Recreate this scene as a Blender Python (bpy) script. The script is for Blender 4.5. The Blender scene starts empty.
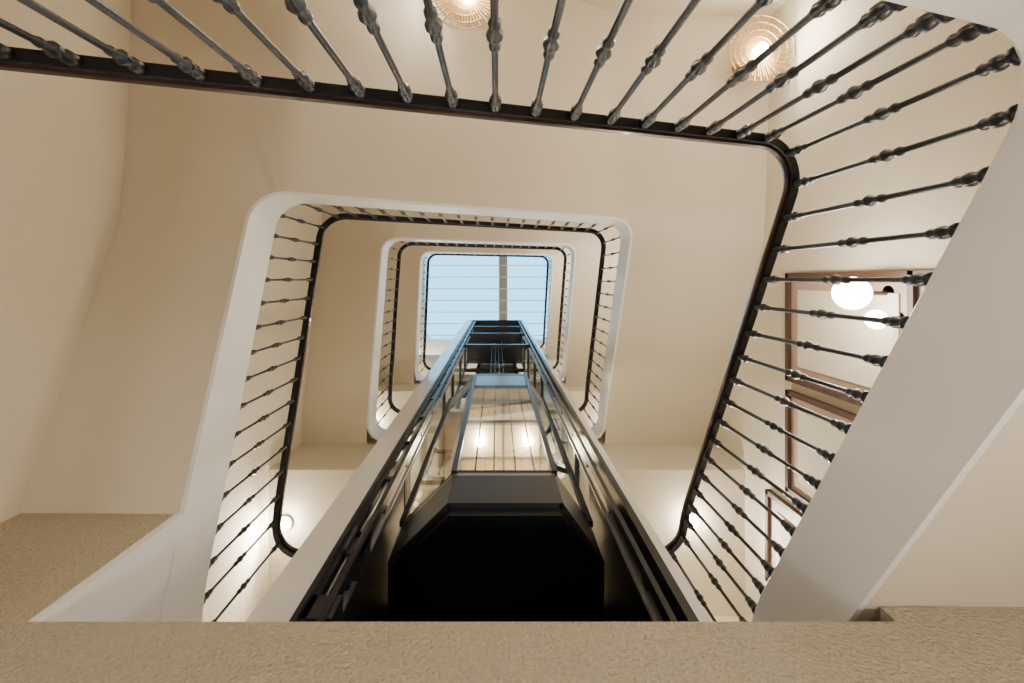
import bpy, math
from mathutils import Vector
scene=bpy.context.scene
COL=scene.collection
# ---------------------------------------------------------------- materials
def newmat(name):
    m=bpy.data.materials.new(name); m.use_nodes=True
    nt=m.node_tree; return m,nt,nt.nodes['Principled BSDF']
def mat(name,col,rough=.5,metal=0,bump=0,bscale=60,var=0.0,coat=0,vscale=2.0,bdist=.01):
    m,nt,p=newmat(name)
    p.inputs['Base Color'].default_value=(*col,1); p.inputs['Roughness'].default_value=rough
    p.inputs['Metallic'].default_value=metal
    if coat: p.inputs['Coat Weight'].default_value=coat
    tc=nt.nodes.new('ShaderNodeTexCoord')
    if bump:
        n=nt.nodes.new('ShaderNodeTexNoise'); n.inputs['Scale'].default_value=bscale; n.inputs['Detail'].default_value=4
        nt.links.new(tc.outputs['Object'],n.inputs['Vector'])
        b=nt.nodes.new('ShaderNodeBump'); b.inputs['Strength'].default_value=bump; b.inputs['Distance'].default_value=bdist
        nt.links.new(n.outputs['Fac'],b.inputs['Height']); nt.links.new(b.outputs['Normal'],p.inputs['Normal'])
    if var:
        n=nt.nodes.new('ShaderNodeTexNoise'); n.inputs['Scale'].default_value=vscale; n.inputs['Detail'].default_value=3
        nt.links.new(tc.outputs['Object'],n.inputs['Vector'])
        r=nt.nodes.new('ShaderNodeValToRGB')
        r.color_ramp.elements[0].position=.3; r.color_ramp.elements[1].position=.7
        r.color_ramp.elements[0].color=(*[c*(1-var) for c in col],1); r.color_ramp.elements[1].color=(*col,1)
        nt.links.new(n.outputs['Fac'],r.inputs['Fac']); nt.links.new(r.outputs['Color'],p.inputs['Base Color'])
    return m
def emit(name,col,s):
    m,nt,p=newmat(name)
    p.inputs['Base Color'].default_value=(*col,1)
    p.inputs['Emission Color'].default_value=(*col,1); p.inputs['Emission Strength'].default_value=s
    return m
def glassmat(name,tint,scale=1.0,base=.03):
    m=bpy.data.materials.new(name); m.use_nodes=True; nt=m.node_tree; nt.nodes.clear()
    o=nt.nodes.new('ShaderNodeOutputMaterial'); mx=nt.nodes.new('ShaderNodeMixShader')
    t=nt.nodes.new('ShaderNodeBsdfTransparent'); g=nt.nodes.new('ShaderNodeBsdfGlossy')
    t.inputs['Color'].default_value=(*tint,1); g.inputs['Roughness'].default_value=.02
    lw=nt.nodes.new('ShaderNodeLayerWeight'); lw.inputs['Blend'].default_value=.5
    p=nt.nodes.new('ShaderNodeMath'); p.operation='POWER'; p.inputs[1].default_value=4
    q=nt.nodes.new('ShaderNodeMath'); q.operation='MULTIPLY_ADD'; q.inputs[1].default_value=scale; q.inputs[2].default_value=base
    nt.links.new(lw.outputs['Facing'],p.inputs[0]); nt.links.new(p.outputs[0],q.inputs[0])
    nt.links.new(q.outputs[0],mx.inputs[0]); nt.links.new(t.outputs[0],mx.inputs[1]); nt.links.new(g.outputs[0],mx.inputs[2])
    nt.links.new(mx.outputs[0],o.inputs['Surface']); return m
M_cream=mat('cream_plaster',(.73,.655,.515),.75,bump=.35,bscale=75,var=.05,vscale=1.5)
M_soff=mat('soffit_plaster',(.75,.68,.545),.55,bump=.16,bscale=60,var=.04,vscale=1.2)
M_rough=mat('stucco_rough',(.60,.515,.385),.85,bump=1.0,bscale=75,var=.14,vscale=60,bdist=.03)
M_white=mat('white_paint',(.90,.90,.91),.42,bump=.05,bscale=30)
M_iron=mat('wrought_iron',(.030,.034,.042),.33,.6,bump=.15,bscale=120)
M_rail=mat('handrail_wood',(.038,.014,.011),.35,var=.4,vscale=15,coat=.4)
M_floor=mat('floor_stone',(.58,.53,.46),.5,var=.15,vscale=5)
M_tread=mat('tread_wood',(.35,.22,.12),.45,var=.25,vscale=8)
M_black=mat('black_steel',(.004,.005,.008),.35,.3)
M_dark=mat('dark_grey_steel',(.028,.031,.038),.32,.6)
M_grey=mat('grey_steel',(.34,.35,.37),.3,.8,var=.1)
M_frame=mat('car_frame_steel',(.055,.06,.07),.3,.7)
M_light=mat('light_grey_enamel',(.74,.73,.72),.25,.1,coat=.5)
M_oak=mat('car_lining',(.66,.52,.34),.3,.3,var=.2,vscale=6,coat=.4)
M_gold=mat('gold_wire',(.38,.23,.08),.4,.7)
M_brown=mat('door_frame_brown',(.08,.04,.025),.45,var=.2)
M_panel=mat('door_panel',(.48,.35,.27),.5,var=.12)
M_skyframe=mat('skylight_frame',(.50,.46,.38),.5)
M_glass=glassmat('clear_glass',(.88,.91,.91),.9)
M_skyglass=glassmat('skylight_glass',(.98,.99,1.0),.3,.0)
M_carglass=glassmat('car_glass',(.86,.87,.85),1.6,.05)
M_bulb=emit('bulb_glow',(1,.92,.76),260)
M_globe=emit('globe_glow',(1,.94,.84),20)
# ---------------------------------------------------------------- helpers
def empty(name,loc=(0,0,0)):
    e=bpy.data.objects.new(name,None); e.location=loc; e.empty_display_size=.1; COL.objects.link(e); return e
def obj(name,v,f,m,parent=None,smooth=False):
    me=bpy.data.meshes.new(name); me.from_pydata([tuple(p) for p in v],[],f); me.validate(); me.update()
    me.materials.append(m)
    if smooth:
        for p in me.polygons: p.use_smooth=True
    o=bpy.data.objects.new(name,me); COL.objects.link(o)
    if parent:
        o.parent=parent; o.location=-Vector(parent.location)
    return o
class MB:
    def __init__(s): s.v=[];s.f=[]
    def add(s,v,f):
        b=len(s.v); s.v+=[tuple(p) for p in v]; s.f+=[tuple(i+b for i in q) for q in f]
    def box(s,x0,x1,y0,y1,z0,z1):
        v=[(x0,y0,z0),(x1,y0,z0),(x1,y1,z0),(x0,y1,z0),(x0,y0,z1),(x1,y0,z1),(x1,y1,z1),(x0,y1,z1)]
        s.add(v,[(0,3,2,1),(4,5,6,7),(0,1,5,4),(1,2,6,5),(2,3,7,6),(3,0,4,7)])
    def prism(s,poly,z0,z1):
        n=len(poly); v=[(x,y,z0) for x,y in poly]+[(x,y,z1) for x,y in poly]
        s.add(v,[tuple(range(n-1,-1,-1)),tuple(range(n,2*n))]+[(i,(i+1)%n,n+(i+1)%n,n+i) for i in range(n)])
    def lathe(s,c,prof,seg=10,ax='z'):
        v=[];f=[]
        for r,z in prof:
            for k in range(seg):
                a=2*math.pi*k/seg; v.append((c[0]+r*math.cos(a),c[1]+r*math.sin(a),c[2]+z))
        for i in range(len(prof)-1):
            for k in range(seg):
                k2=(k+1)%seg; f.append((i*seg+k,i*seg+k2,(i+1)*seg+k2,(i+1)*seg+k))
        f.append(tuple(range(seg-1,-1,-1))); n=(len(prof)-1)*seg; f.append(tuple(range(n,n+seg)))
        s.add(v,f)
    def tube(s,p0,p1,r,seg=8):
        p0=Vector(p0);p1=Vector(p1);d=(p1-p0).normalized()
        u=d.cross(Vector((0,0,1)) if abs(d.z)<.9 else Vector((1,0,0))).normalized(); w=d.cross(u)
        v=[]
        for p in (p0,p1):
            for k in range(seg):
                a=2*math.pi*k/seg; v.append(p+u*r*math.cos(a)+w*r*math.sin(a))
        s.add(v,[(k,(k+1)%seg,seg+(k+1)%seg,seg+k) for k in range(seg)]+[tuple(range(seg-1,-1,-1)),tuple(range(seg,2*seg))])
    def ring(s,c,R,r,seg=48,t=6):
        v=[];f=[]
        for i in range(seg):
            a=2*math.pi*i/seg
            for k in range(t):
                b=2*math.pi*k/t; rr=R+r*math.cos(b)
                v.append((c[0]+rr*math.cos(a),c[1]+rr*math.sin(a),c[2]+r*math.sin(b)))
        for i in range(seg):
            for k in range(t):
                f.append((i*t+k,((i+1)%seg)*t+k,((i+1)%seg)*t+(k+1)%t,i*t+(k+1)%t))
        s.add(v,f)
    def ball(s,c,r,seg=20,rings=12):
        s.lathe(c,[(max(r*math.sin(math.pi*i/rings),1e-4),-r*math.cos(math.pi*i/rings)) for i in range(rings+1)],seg)
    def sweep(s,path,sec):
        k=len(sec); v=[];f=[]
        for x,y,z,nx,ny in path:
            for a,b in sec: v.append((x+nx*a,y+ny*a,z+b))
        for i in range(len(path)-1):
            for j in range(k):
                j2=(j+1)%k; f.append((i*k+j,i*k+j2,(i+1)*k+j2,(i+1)*k+j))
        f.append(tuple(range(k-1,-1,-1))); b=(len(path)-1)*k; f.append(tuple(range(b,b+k)))
        s.add(v,f)
    def make(s,name,m,parent=None,smooth=False): return obj(name,s.v,s.f,m,parent,smooth)
def light(name,loc,e,col,r=.06,parent=None,spot=None):
    l=bpy.data.lights.new(name,'SPOT' if spot else 'POINT'); l.energy=e; l.color=col; l.shadow_soft_size=r
    if spot: l.spot_size=math.radians(spot); l.spot_blend=.6
    o=bpy.data.objects.new(name,l); COL.objects.link(o)
    if parent: o.parent=parent; o.location=Vector(loc)-Vector(parent.location)
    else: o.location=loc
    return o
# ---------------------------------------------------------------- dimensions (m, camera lens at origin, floor at -0.7)
XL,XR,YT,YB=-1.53,1.27,-.56,1.90
WX0,WX1,WY0,WY1=-2.30,2.50,-2.40,3.40
R=.20
FLOOR=-.70; CEIL=14.30
def arc(cx,cy,a0,a1,n=12):
    out=[]
    for i in range(n+1):
        a=math.radians(a0+(a1-a0)*i/n); out.append((cx+R*math.cos(a),cy+R*math.sin(a),math.cos(a),math.sin(a)))
    return out
def lin(p,q,n,nx,ny):
    return [(p[0]+(q[0]-p[0])*i/n,p[1]+(q[1]-p[1])*i/n,nx,ny) for i in range(n+1)]
def core():
    P=lin((XL,YB-R),(XL,YT+R),20,-1,0)
    P+=arc(XL+R,YT+R,180,270)[1:]
    P+=lin((XL+R,YT),(XR-R,YT),24,0,-1)[1:]
    P+=arc(XR-R,YT+R,270,360)[1:]
    P+=lin((XR,YT+R),(XR,YB-R),20,1,0)[1:]
    return P
def withs(P):
    s=0;o=[(*P[0],0)]
    for a,b in zip(P,P[1:]):
        s+=math.hypot(b[0]-a[0],b[1]-a[1]); o.append((*b,s))
    return o
L1s=YB-R-(YT+R); A4=math.pi*R/2; TOPL=(XR-XL)-2*R
ST=[0,L1s+A4/2,L1s+A4+TOPL+A4/2,2*L1s+2*A4+TOPL]
def zat(s,Z,w=.22):
    def raw(s):
        if s<=ST[0]: return Z[0]
        for i in range(3):
            if s<=ST[i+1]: return Z[i]+(Z[i+1]-Z[i])*(s-ST[i])/(ST[i+1]-ST[i])
        return Z[3]
    return sum(raw(s+w*k/6) for k in range(-6,7))/13
def rail_path(Z,lead=True,tail=True,xl=-.86,xr=.74):
    P=withs(core()); out=[(x,y,nx,ny,s) for x,y,nx,ny,s in P]
    if lead:
        a=arc(XL+R,YB-R,90,180)[:-1]
        pre=lin((xl,YB),(XL+R,YB),4,0,1)[:-1]+a
        q=pre+[(XL,YB-R,-1,0)]; s=0; ss=[0]
        for u,v in zip(q,q[1:]): s+=math.hypot(v[0]-u[0],v[1]-u[1]); ss.append(s)
        out=[(*q[i],ss[i]-s) for i in range(len(pre))]+out
    if tail:
        q=[(XR,YB-R,1,0)]+arc(XR-R,YB-R,0,90)[1:]+lin((XR-R,YB),(xr,YB),4,0,1)[1:]
        s=out[-1][4]
        for u,v in zip(q,q[1:]):
            s+=math.hypot(v[0]-u[0],v[1]-u[1]); out.append((*v,s))
    return [(x,y,zat(s,Z),nx,ny,s) for x,y,nx,ny,s in out]
def at(path,s):
    for a,b in zip(path,path[1:]):
        if a[5]<=s<=b[5]:
            t=(s-a[5])/(b[5]-a[5] or 1); return [a[i]+(b[i]-a[i])*t for i in range(6)]
    return list(path[-1])
PROF=[(.024,0),(.024,.016),(.013,.026),(.020,.042),(.020,.056),(.012,.066),(.017,.078),(.012,.09),(.009,.10),(.009,.295),(.015,.305),(.015,.318),(.010,.328),(.021,.352),(.021,.358),(.010,.382),(.015,.392),(.015,.405),(.009,.415),(.009,.665),(.013,.676),(.013,.684),(.009,.69),(.020,.706),(.020,.714),(.012,.73),(.018,.738),(.018,.758),(.011,.782)]
FLIGHTS=[('A',(-.65,.23,1.06,2.35),.87,.40),('B',(2.39,3.27,4.67,5.85),.83,.36),('C',(5.85,6.55,7.80,9.00),.83,.36),('D',(9.0,9.65,10.80,11.95),.83,.36)]
def wallhit(x,y,nx,ny):
    ts=[]
    if nx<-1e-6: ts.append(((WX0-x)/nx,'w'))
    if nx>1e-6: ts.append(((WX1-x)/nx,'e'))
    if ny<-1e-6: ts.append(((WY0-y)/ny,'n'))
    t,w=min(ts); return (x+nx*t,y+ny*t,w)
for idx,(nm,Z,H,SH) in enumerate(FLIGHTS):
    rp=rail_path(Z,lead=idx>0,tail=True)
    p5=[p[:5] for p in rp]
    rail=empty('stair_railing')
    mb=MB(); mb.sweep(p5,[(-.016,H-.012),(.016,H-.012),(.016,H+.006),(-.016,H+.006)]); mb.make('iron_top_bar',M_iron,rail)
    mb=MB(); mb.sweep(p5,[(-.026,H+.006),(-.030,H+.02),(-.026,H+.036),(-.014,H+.046),(.014,H+.046),(.026,H+.036),(.030,H+.02),(.026,H+.006)]); mb.make('handrail',M_rail,rail)
    prof=[(r*(1 if idx==0 else .85),z*H/.78) for r,z in PROF]
    mb=MB(); s0=rp[0][5]+.06; s1=rp[-1][5]-.05; n=round((s1-s0)/(.135 if idx==0 else .150))
    for i in range(n+1):
        q=at(rp,s0+(s1-s0)*i/n); mb.lathe((q[0],q[1],q[2]),prof,10 if idx<2 else 6)
    mb.make('balusters',M_iron,rail,True)
    fl=empty('stair_flight')
    mb=MB(); mb.sweep(p5,[(-.025,-SH),(-.003,-SH),(-.003,-.10),(.06,-.10),(.06,-.005),(.05,.0),(-.018,0),(-.025,-.01)]); mb.make('string',M_white,fl)
    C=withs(core())
    allp=[(XL,YB+.04,-1,0,-.24)]+[c for c in C]+[(XR,YB+.04,1,0,C[-1][4]+.24)]
    if idx==1: allp=[c for c in allp if not (c[0]<XL+.01 and c[1]>1.20)]
    if idx==0: allp=[c for c in allp if not (c[0]>XR-.01 and c[1]>1.30)]
    prs=[];lastw=None
    for x,y,nx,ny,s in allp:
        hx,hy,w=wallhit(x,y,nx,ny); z=zat(s,Z); zo=zat(s,Z,.75)
        if lastw and w!=lastw:
            cx=WX0 if lastw=='w' else WX1
            prs.append((x-nx*.006,y-ny*.006,cx,WY0,z,zo))
        prs.append((x-nx*.006,y-ny*.006,hx,hy,z,zo)); lastw=w
    K=6; v=[];f=[]
    for a,b,c,d,z,zo in prs:
        for k in range(K+1):
            t=k/K; tt=t*t*(3-2*t); v.append((a+(c-a)*t,b+(d-b)*t,(z+(zo-z)*tt)-SH+.006))
    for i in range(len(prs)-1):
        for k in range(K):
            o=i*(K+1)+k; f.append((o,o+1,o+K+2,o+K+1))
    obj('soffit_underside',v,f,M_soff,fl,True)
    v=[];f=[]
    for a,b,c,d,z,zo in prs: v+=[(a,b,z-.13),(c,d,min(z,zo)-.13)]
    for i in range(len(prs)-1): f.append((2*i,2*i+1,2*i+3,2*i+2))
    obj('slab_top',v,f,M_soff,fl)
    mb=MB(); ns=18; tot=C[-1][4]
    def io(s):
        s=max(0,min(s,tot)); res=None
        for p,q in zip(C,C[1:]):
            if s<=q[4] or q is C[-1]:
                t=(s-p[4])/(q[4]-p[4]); res=[p[k]+(q[k]-p[k])*t for k in range(4)]; break
        x,y,nx,ny=res
        hx,hy,w=wallhit(x,y,nx,ny); return (x+nx*.065,y+ny*.065),(hx-nx*.01,hy-ny*.01)
    for i in range(ns):
        a=tot*i/ns; b=tot*(i+1)/ns
        io_=[io(a+(b-a)*k/6) for k in range(7)]
        zt=zat(a,Z)+.03; zb=zat(a,Z)-.10
        mb.prism([q[0] for q in io_]+[q[1] for q in reversed(io_)],zb,max(zt,zb+.04))
    mb.make('treads',M_tread,fl)
# ---------------------------------------------------------------- landings
for lv,z,dz in ((1,2.40,.46),(2,5.86,1.12),(3,9.0,.95),(4,11.95,.85)):
    zb=z-dz
    mb=MB(); y0=YB+.025
    mb.box(WX0,-.87,y0,WY1,zb,z-.01); mb.box(.75,WX1,y0,WY1,zb,z-.01); mb.box(-.87,.75,2.42,WY1,zb,z-.01)
    mb.make('landing_floor',M_soff)
# ---------------------------------------------------------------- ground wall in front of the shaft
mb=MB()
mb.box(WX0,WX1,1.13,1.23,FLOOR,1.55)
mb.box(WX0,XL-.02,1.13,1.23,1.55,2.60)
mb.box(XR+.05,WX1,1.1302,1.22,1.55,1.62)
mb.make('wall_south_ground',M_rough)
mb=MB(); mb.box(XL-.03,XL+.019,1.131,YB+.05,1.55,2.35); mb.make('trim_1',M_white)
# ---------------------------------------------------------------- room shell
t=.1
mb=MB(); mb.box(WX0-t,WX0,WY0-t,WY1+t,FLOOR,CEIL); mb.make('wall_west',M_cream)
mb=MB(); mb.box(WX1,WX1+t,WY0-t,WY1+t,FLOOR,CEIL); mb.make('wall_east',M_cream)
mb=MB(); mb.box(WX0,WX1,WY0-t,WY0,FLOOR,CEIL); mb.make('wall_north',M_cream)
mb=MB(); mb.box(WX0,WX1,WY1,WY1+t,FLOOR,CEIL); mb.make('wall_south',M_cream)
mb=MB(); mb.box(WX0-t,WX1+t,WY0-t,WY1+t,FLOOR-t,FLOOR); mb.make('floor',M_floor)
SX0,SX1,SY0,SY1=-2.2,1.62,-.80,1.88
def rrect(x0,x1,y0,y1,r,n=8):
    o=[]
    for cx,cy,a0 in ((x1-r,y1-r,0),(x0+r,y1-r,90),(x0+r,y0+r,180),(x1-r,y0+r,270)):
        for i in range(n+1):
            a=math.radians(a0+90*i/n); o.append((cx+r*math.cos(a),cy+r*math.sin(a)))
    return o
inn=rrect(SX0,SX1,SY0,SY1,.25); n=len(inn)
outr=[]
for k,(x,y) in enumerate(inn):
    q=k//9; i=k%9
    tx=(WX1,WX0,WX0,WX1)[q]; ty=(WY1,WY1,WY0,WY0)[q]
    if i==4: outr.append((tx,ty))
    elif (i<4)==(q%2==0): outr.append((tx,y))
    else: outr.append((x,ty))
v=[(x,y,CEIL) for x,y in inn]+[(x,y,CEIL) for x,y in outr]+[(x,y,CEIL+.5) for x,y in inn]+[(x,y,CEIL+.5) for x,y in outr]
f=[]
for i in range(n):
    j=(i+1)%n
    f+=[(i,j,n+j,n+i),(2*n+i,3*n+i,3*n+j,2*n+j),(i,2*n+i,2*n+j,j),(n+i,n+j,3*n+j,3*n+i)]
obj('ceiling',v,f,M_white)
sk=empty('window_1')
v=[(SX0-.1,SY0-.1,CEIL+.505),(SX1+.1,SY0-.1,CEIL+.505),(SX1+.1,SY1+.1,CEIL+.505),(SX0-.1,SY1+.1,CEIL+.505)]
obj('glazing',v,[(0,1,2,3)],M_skyglass,sk)
mb=MB(); mb.box(.06,.32,SY0,SY1,CEIL+.3,CEIL+.48); mb.make('mullion',M_skyframe,sk)
mb=MB()
for i in range(7):
    y=SY0+.38+i*.36; mb.tube((SX0,y,CEIL+.2),(SX1,y,CEIL+.2),.013)
mb.make('blind_wires',M_white,sk)
# ---------------------------------------------------------------- lift tower
tw=empty('lift_shaft_tower')
ZT=13.2
mb=MB(); mb.box(-.845,-.70,1.15,1.19,1.55,ZT); mb.box(-.845,-.815,1.19,2.35,1.55,2.4)
mb.box(.68,.72,1.15,1.20,1.55,ZT); mb.make('cladding_columns',M_light,tw)
mb=MB()
mb.box(-.70,-.68,1.15,1.34,1.55,ZT); mb.box(-.68,-.66,1.17,1.22,1.55,ZT); mb.box(-.615,-.590,1.16,1.21,1.55,ZT)
mb.box(.645,.68,1.15,1.34,1.55,ZT); mb.box(.590,.612,1.16,1.21,1.55,ZT)
mb.box(-.845,-.80,2.30,2.36,1.55,ZT); mb.box(.68,.715,2.30,2.36,1.55,ZT)
mb.box(-.70,-.655,1.36,2.28,1.56,3.3); mb.box(.645,.69,1.36,2.28,1.56,3.3)  # dark lining panels, added so the pit recess beside the car reads black
mb.box(-.70,.69,2.28,2.31,1.56,3.3)
mb.make('posts_and_pit_lining',M_dark,tw)
mb=MB()
for x in (-.638,.628):
    mb.box(x-.004,x+.004,1.26,1.34,1.55,ZT); mb.box(x-.018,x+.018,1.34,1.35,1.55,ZT)
mb.tube((-.645,1.20,1.6),(-.645,1.20,ZT),.008)
mb.make('guide_rails',M_grey,tw)
mb=MB()
z=1.9
while z<ZT:
    mb.box(-.69,-.60,1.235,1.26,z,z+.05); mb.box(.60,.655,1.235,1.26,z,z+.05)
    mb.box(-.67,-.61,1.18,1.24,z+.25,z+.29)
    z+=.62
mb.box(-.70,-.57,1.17,1.30,1.62,1.74)
mb.box(-.685,-.59,1.18,1.30,2.02,2.20)
for x,y in ((-.66,1.17),(-.61,1.17)): mb.tube((x,y,2.02),(x,y,2.2),.012)
mb.make('brackets',M_frame,tw)
mb=MB()
for z in (4.05,7.2,8.6,10.4,11.9,13.1): 
    mb.box(-.84,.71,2.28,2.36,z,z+.12)
    if z>8: mb.box(-.67,.65,1.2,1.26,z,z+.08)
    mb.box(-.83,-.79,1.2,2.3,z,z+.08); mb.box(.67,.71,1.2,2.3,z,z+.08)
mb.box(-.845,.715,1.15,2.36,ZT-.04,ZT)
mb.make('cross_beams',M_frame,tw)
v=[(-.82,1.2,2.4),(-.82,2.3,2.4),(-.82,2.3,ZT-.1),(-.82,1.2,ZT-.1),(.695,1.2,1.6),(.695,2.3,1.6),(.695,2.3,ZT-.1),(.695,1.2,ZT-.1)]
obj('side_glazing',v,[(0,1,2,3),(4,5,6,7)],M_glass,tw)
mb=MB()
for x in (-.12,-.04,.04,.12): mb.tube((x,1.75,6.0),(x,1.75,ZT-.1),.007)
mb.make('hoist_cables',M_dark,tw)
for lv in (2.40,5.86,9.0,11.95):
    d=empty('lift_door')
    mb=MB(); mb.box(-.45,0.06,2.38,2.41,lv,lv+2.05); mb.box(.07,.45,2.38,2.41,lv,lv+2.05); mb.make('leaves',M_grey,d)
    mb=MB(); mb.box(-.55,-.45,2.37,2.42,lv,lv+2.15); mb.box(.45,.55,2.37,2.42,lv,lv+2.15); mb.box(-.45,.45,2.37,2.42,lv+2.05,lv+2.15); mb.make('frame',M_dark,d)
car=empty('lift_car')
poly=[(-.27,1.22),(.36,1.22),(.585,1.54),(.585,2.25),(-.595,2.25),(-.595,1.54)]
def inset(p,d):
    cx=0.0;cy=1.8; return [(cx+(x-cx)*(1-d),cy+(y-cy)*(1-d)) for x,y in p]
mb=MB(); mb.prism(inset(poly,.05),2.48,2.95); mb.make('underside',M_black,car)
def wallseg(mb,a,b,z0,z1,th=.02):
    a=Vector(a);b=Vector(b);d=(b-a).normalized();nn=Vector((d.y,-d.x))*th
    mb.prism([tuple(a),tuple(b),tuple(b-nn),tuple(a-nn)],z0,z1)
mb=MB()
for i in range(6):
    wallseg(mb,poly[i],poly[(i+1)%6],2.56,2.91,.03)
mb.make('skirt',M_frame,car)
mb=MB()
for i in range(6): wallseg(mb,poly[i],poly[(i+1)%6],2.915,2.955,.045)
mb.make('sill_trim',M_grey,car)
mb=MB()
for i in range(6):
    wallseg(mb,poly[i],poly[(i+1)%6],2.955,3.0,.04); wallseg(mb,poly[i],poly[(i+1)%6],5.30,5.42,.04); wallseg(mb,poly[i],poly[(i+1)%6],5.90,6.05,.05)
for x,y in poly: mb.box(x-.018,x+.018,y-.018,y+.018,2.95,6.0)
mb.make('frame',M_dark,car)
v=[];f=[]
for i in (0,1,2,5,4):
    (a,b),(c,d)=poly[i],poly[(i+1)%6]; o=len(v)
    v+=[(a,b,2.98),(c,d,2.98),(c,d,5.34),(a,b,5.34)]; f.append((o,o+1,o+2,o+3))
obj('glass_walls',v,f,M_carglass,car)
mb=MB()
for x in (-.14,-.02,.12,.24): mb.box(x-.005,x+.005,1.225,1.24,2.98,5.34)
mb.box(-.26,.36,1.225,1.24,4.05,4.09)
mb.make('mullions',M_dark,car)
mb=MB(); mb.prism(inset(poly,.02),5.25,5.32); mb.box(-.58,.57,2.20,2.24,2.98,5.25); mb.make('lining',M_oak,car)
mb=MB()
mb.box(-.50,.50,1.36,1.40,5.235,5.25); mb.box(-.57,.57,1.60,1.63,5.235,5.25); mb.box(-.57,.57,1.98,2.01,5.235,5.25)
for x in (-.40,.07,.48): mb.box(x-.012,x+.012,1.3 if abs(x)<.3 else 1.5,2.2,5.238,5.25)
for x in (-.45,.45): mb.tube((x,2.15,3.0),(x,2.15,5.2),.015)
mb.make('ceiling_trim',M_grey,car)
mb=MB(); 
for i in (0,1,5): wallseg(mb,poly[i],poly[(i+1)%6],5.42,5.90,.012)
mb.make('roof_screen',M_grey,car)
mb=MB()
for x in (-.19,.34): mb.ball((x,1.81,5.205),.045,14,8)
mb.make('ceiling_spots',M_bulb,car)
for x in (-.19,.34): light('spot_light',(x,1.81,4.98),16,(1,.84,.58),.04,car)
# ---------------------------------------------------------------- lamps
WARM=(1,.90,.76)
def downlight(x,y,z,e=30):
    p=empty('ceiling_light',(x,y,z))
    mb=MB(); mb.lathe((x,y,z-.03),[(.07,.0),(.075,.01),(.075,.03)],20); mb.make('trim_ring',M_light,p)
    mb=MB(); mb.ball((x,y,z-.06),.055,14,8); mb.make('bulb',M_bulb,p)
    light('lamp',(x,y,z-.13),e,WARM,.06,p,spot=168)
for z in (4.74,8.05,11.10):
    downlight(-2.13,2.45,z,120); downlight(1.95,2.42,z,120)
downlight(-1.9,2.6,CEIL,230); downlight(2.0,2.6,CEIL,230)
def sunburst(x,y,z,top,e=26,RR=.28):
    p=empty('sunburst_ceiling_lamp',(x,y,z))
    mb=MB()
    for k in range(60):
        a=2*math.pi*k/60; c,s=math.cos(a),math.sin(a); r1=RR if k%2 else RR*.86
        mb.tube((x+.06*c,y+.06*s,z+.03),(x+r1*c,y+r1*s,z-.01),.0045,5)
    for q_,zz in ((.2,.03),(.4,.02),(.6,.01),(.8,0),(.98,-.008)): mb.ring((x,y,z+zz),RR*q_,.0055)
    mb.make('wire_shade',M_gold,p)
    mb=MB(); mb.lathe((x,y,z+.03),[(.055,0),(.06,.05),(.012,.06),(.012,max(.08,top-z-.05)),(.05,max(.09,top-z-.04)),(.05,max(.1,top-z))],20); mb.make('base',M_gold,p)
    mb=MB(); mb.ball((x,y,z-.02),.042,16,10); mb.make('bulb',M_bulb,p)
    light('lamp',(x,y,z-.26),e,WARM,.06,p)
sunburst(2.20,-1.92,3.92,4.28,22); sunburst(-.23,-2.08,3.40,3.62,12)
def globe(x,y,z,r,e):
    p=empty('globe_lamp_or_reflection',(x,y,z))
    mb=MB(); mb.ball((x,y,z),r,24,16); mb.make('glass_globe',M_globe,p,True)
    mb=MB(); mb.tube((x+r*.9,y,z),(WX1,y,z),.014); 
    mb.tube((WX1-.02,y,z),(WX1,y,z),.05,16); mb.make('bracket',M_brown,p)
    if e: light('lamp',(x-r-.08,y,z),e,WARM,.08,p)
globe(2.25,.09,2.98,.105,34); globe(2.34,.25,2.90,.06,0)  # the smaller globe is a glowing stand-in for the lamp's reflection
globe(2.25,.09,6.5,.10,70); globe(2.25,.09,9.8,.10,75)
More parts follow.
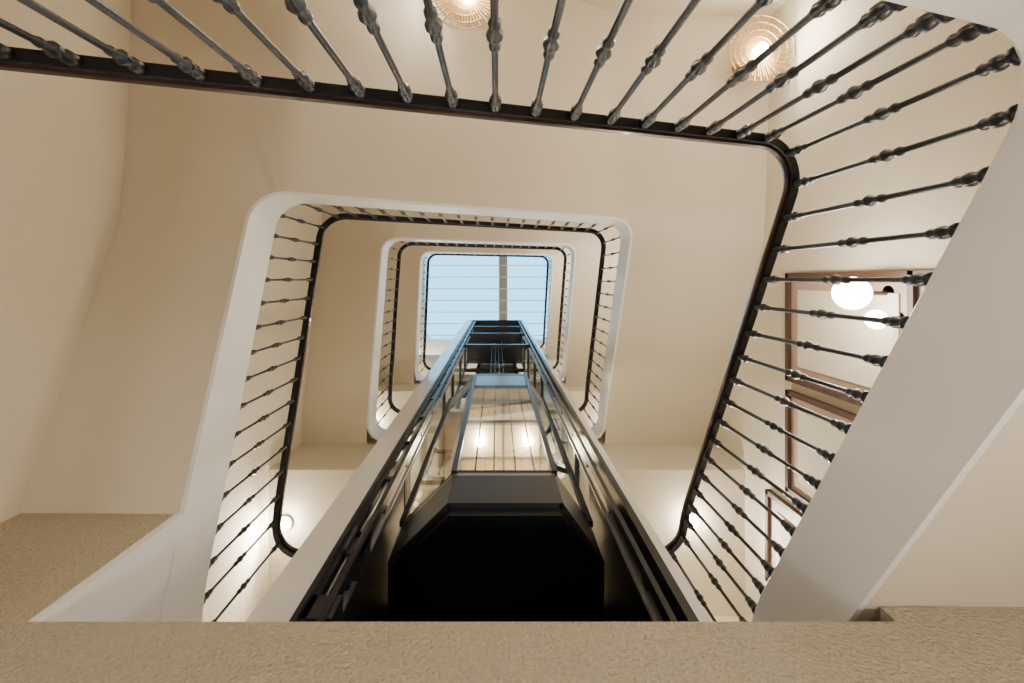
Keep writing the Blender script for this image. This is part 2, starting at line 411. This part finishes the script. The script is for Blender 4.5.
for x,y,e in ((-1.2,-.9,22),(1.2,-.9,42),(-1.2,.75,26),(1.2,.75,40)):  # added fill lights, out of view below the camera, to brighten the soffits
    p=empty('added_fill_uplight',(x,y,FLOOR))
    mb=MB(); mb.lathe((x,y,FLOOR),[(.09,0),(.09,.012),(.07,.015)],20); mb.make('ring',M_grey,p)
    mb=MB(); mb.lathe((x,y,FLOOR+.01),[(.065,0),(.065,.008)],20); mb.make('lens',M_globe,p)
    light('lamp',(x,y,FLOOR+.12),e,(1,.94,.86),.1,p)
# ---------------------------------------------------------------- apartment doors on the east wall
def door(y0,y1,z0,z1):
    p=empty('panelled_door')
    X=WX1
    mb=MB(); fr=.04
    mb.box(X-.05,X,y0,y0+fr,z0,z1); mb.box(X-.05,X,y1-fr,y1,z0,z1); mb.box(X-.05,X,y0,y1,z1-fr,z1)
    mb.box(X-.05,X,y0,y1,z0+1.02,z0+1.06)
    mb.make('frame',M_brown,p)
    mb=MB(); mb.box(X-.02,X,y0+fr,y1-fr,z0,z1-fr); mb.make('leaf',M_panel,p)
    mb=MB(); w=y1-y0
    for a,b in ((z0+.12,z0+.95),(z0+1.14,z1-.14)):
        mb.box(X-.032,X-.02,y0+.14,y1-.14,a,b)
    mb.make('raised_panels',M_cream,p)
    mb=MB(); mb.ball((X-.06,y1-.09,z0+1.0),.025,12,8); mb.tube((X-.06,y1-.09,z0+1.0),(X-.02,y1-.09,z0+1.0),.01); mb.make('knob',M_gold,p)
door(-.05,.86,1.75,4.0); door(.94,1.80,1.9,4.0); door(1.92,2.75,2.40,4.3)
# ---------------------------------------------------------------- world
w=bpy.data.worlds.new('World'); scene.world=w; w.use_nodes=True
bg=w.node_tree.nodes['Background']; bg.inputs[0].default_value=(.27,.68,1.0,1); bg.inputs[1].default_value=3.4
# ---------------------------------------------------------------- camera
cam=bpy.data.cameras.new('camera'); co=bpy.data.objects.new('camera',cam); COL.objects.link(co)
co.location=(0,0,0); co.rotation_euler=(math.pi,0,0)
cam.sensor_width=36; cam.lens=470/1024*36; cam.clip_start=.01
cam.shift_x=15/1024; cam.shift_y=-62.5/1024
scene.camera=co
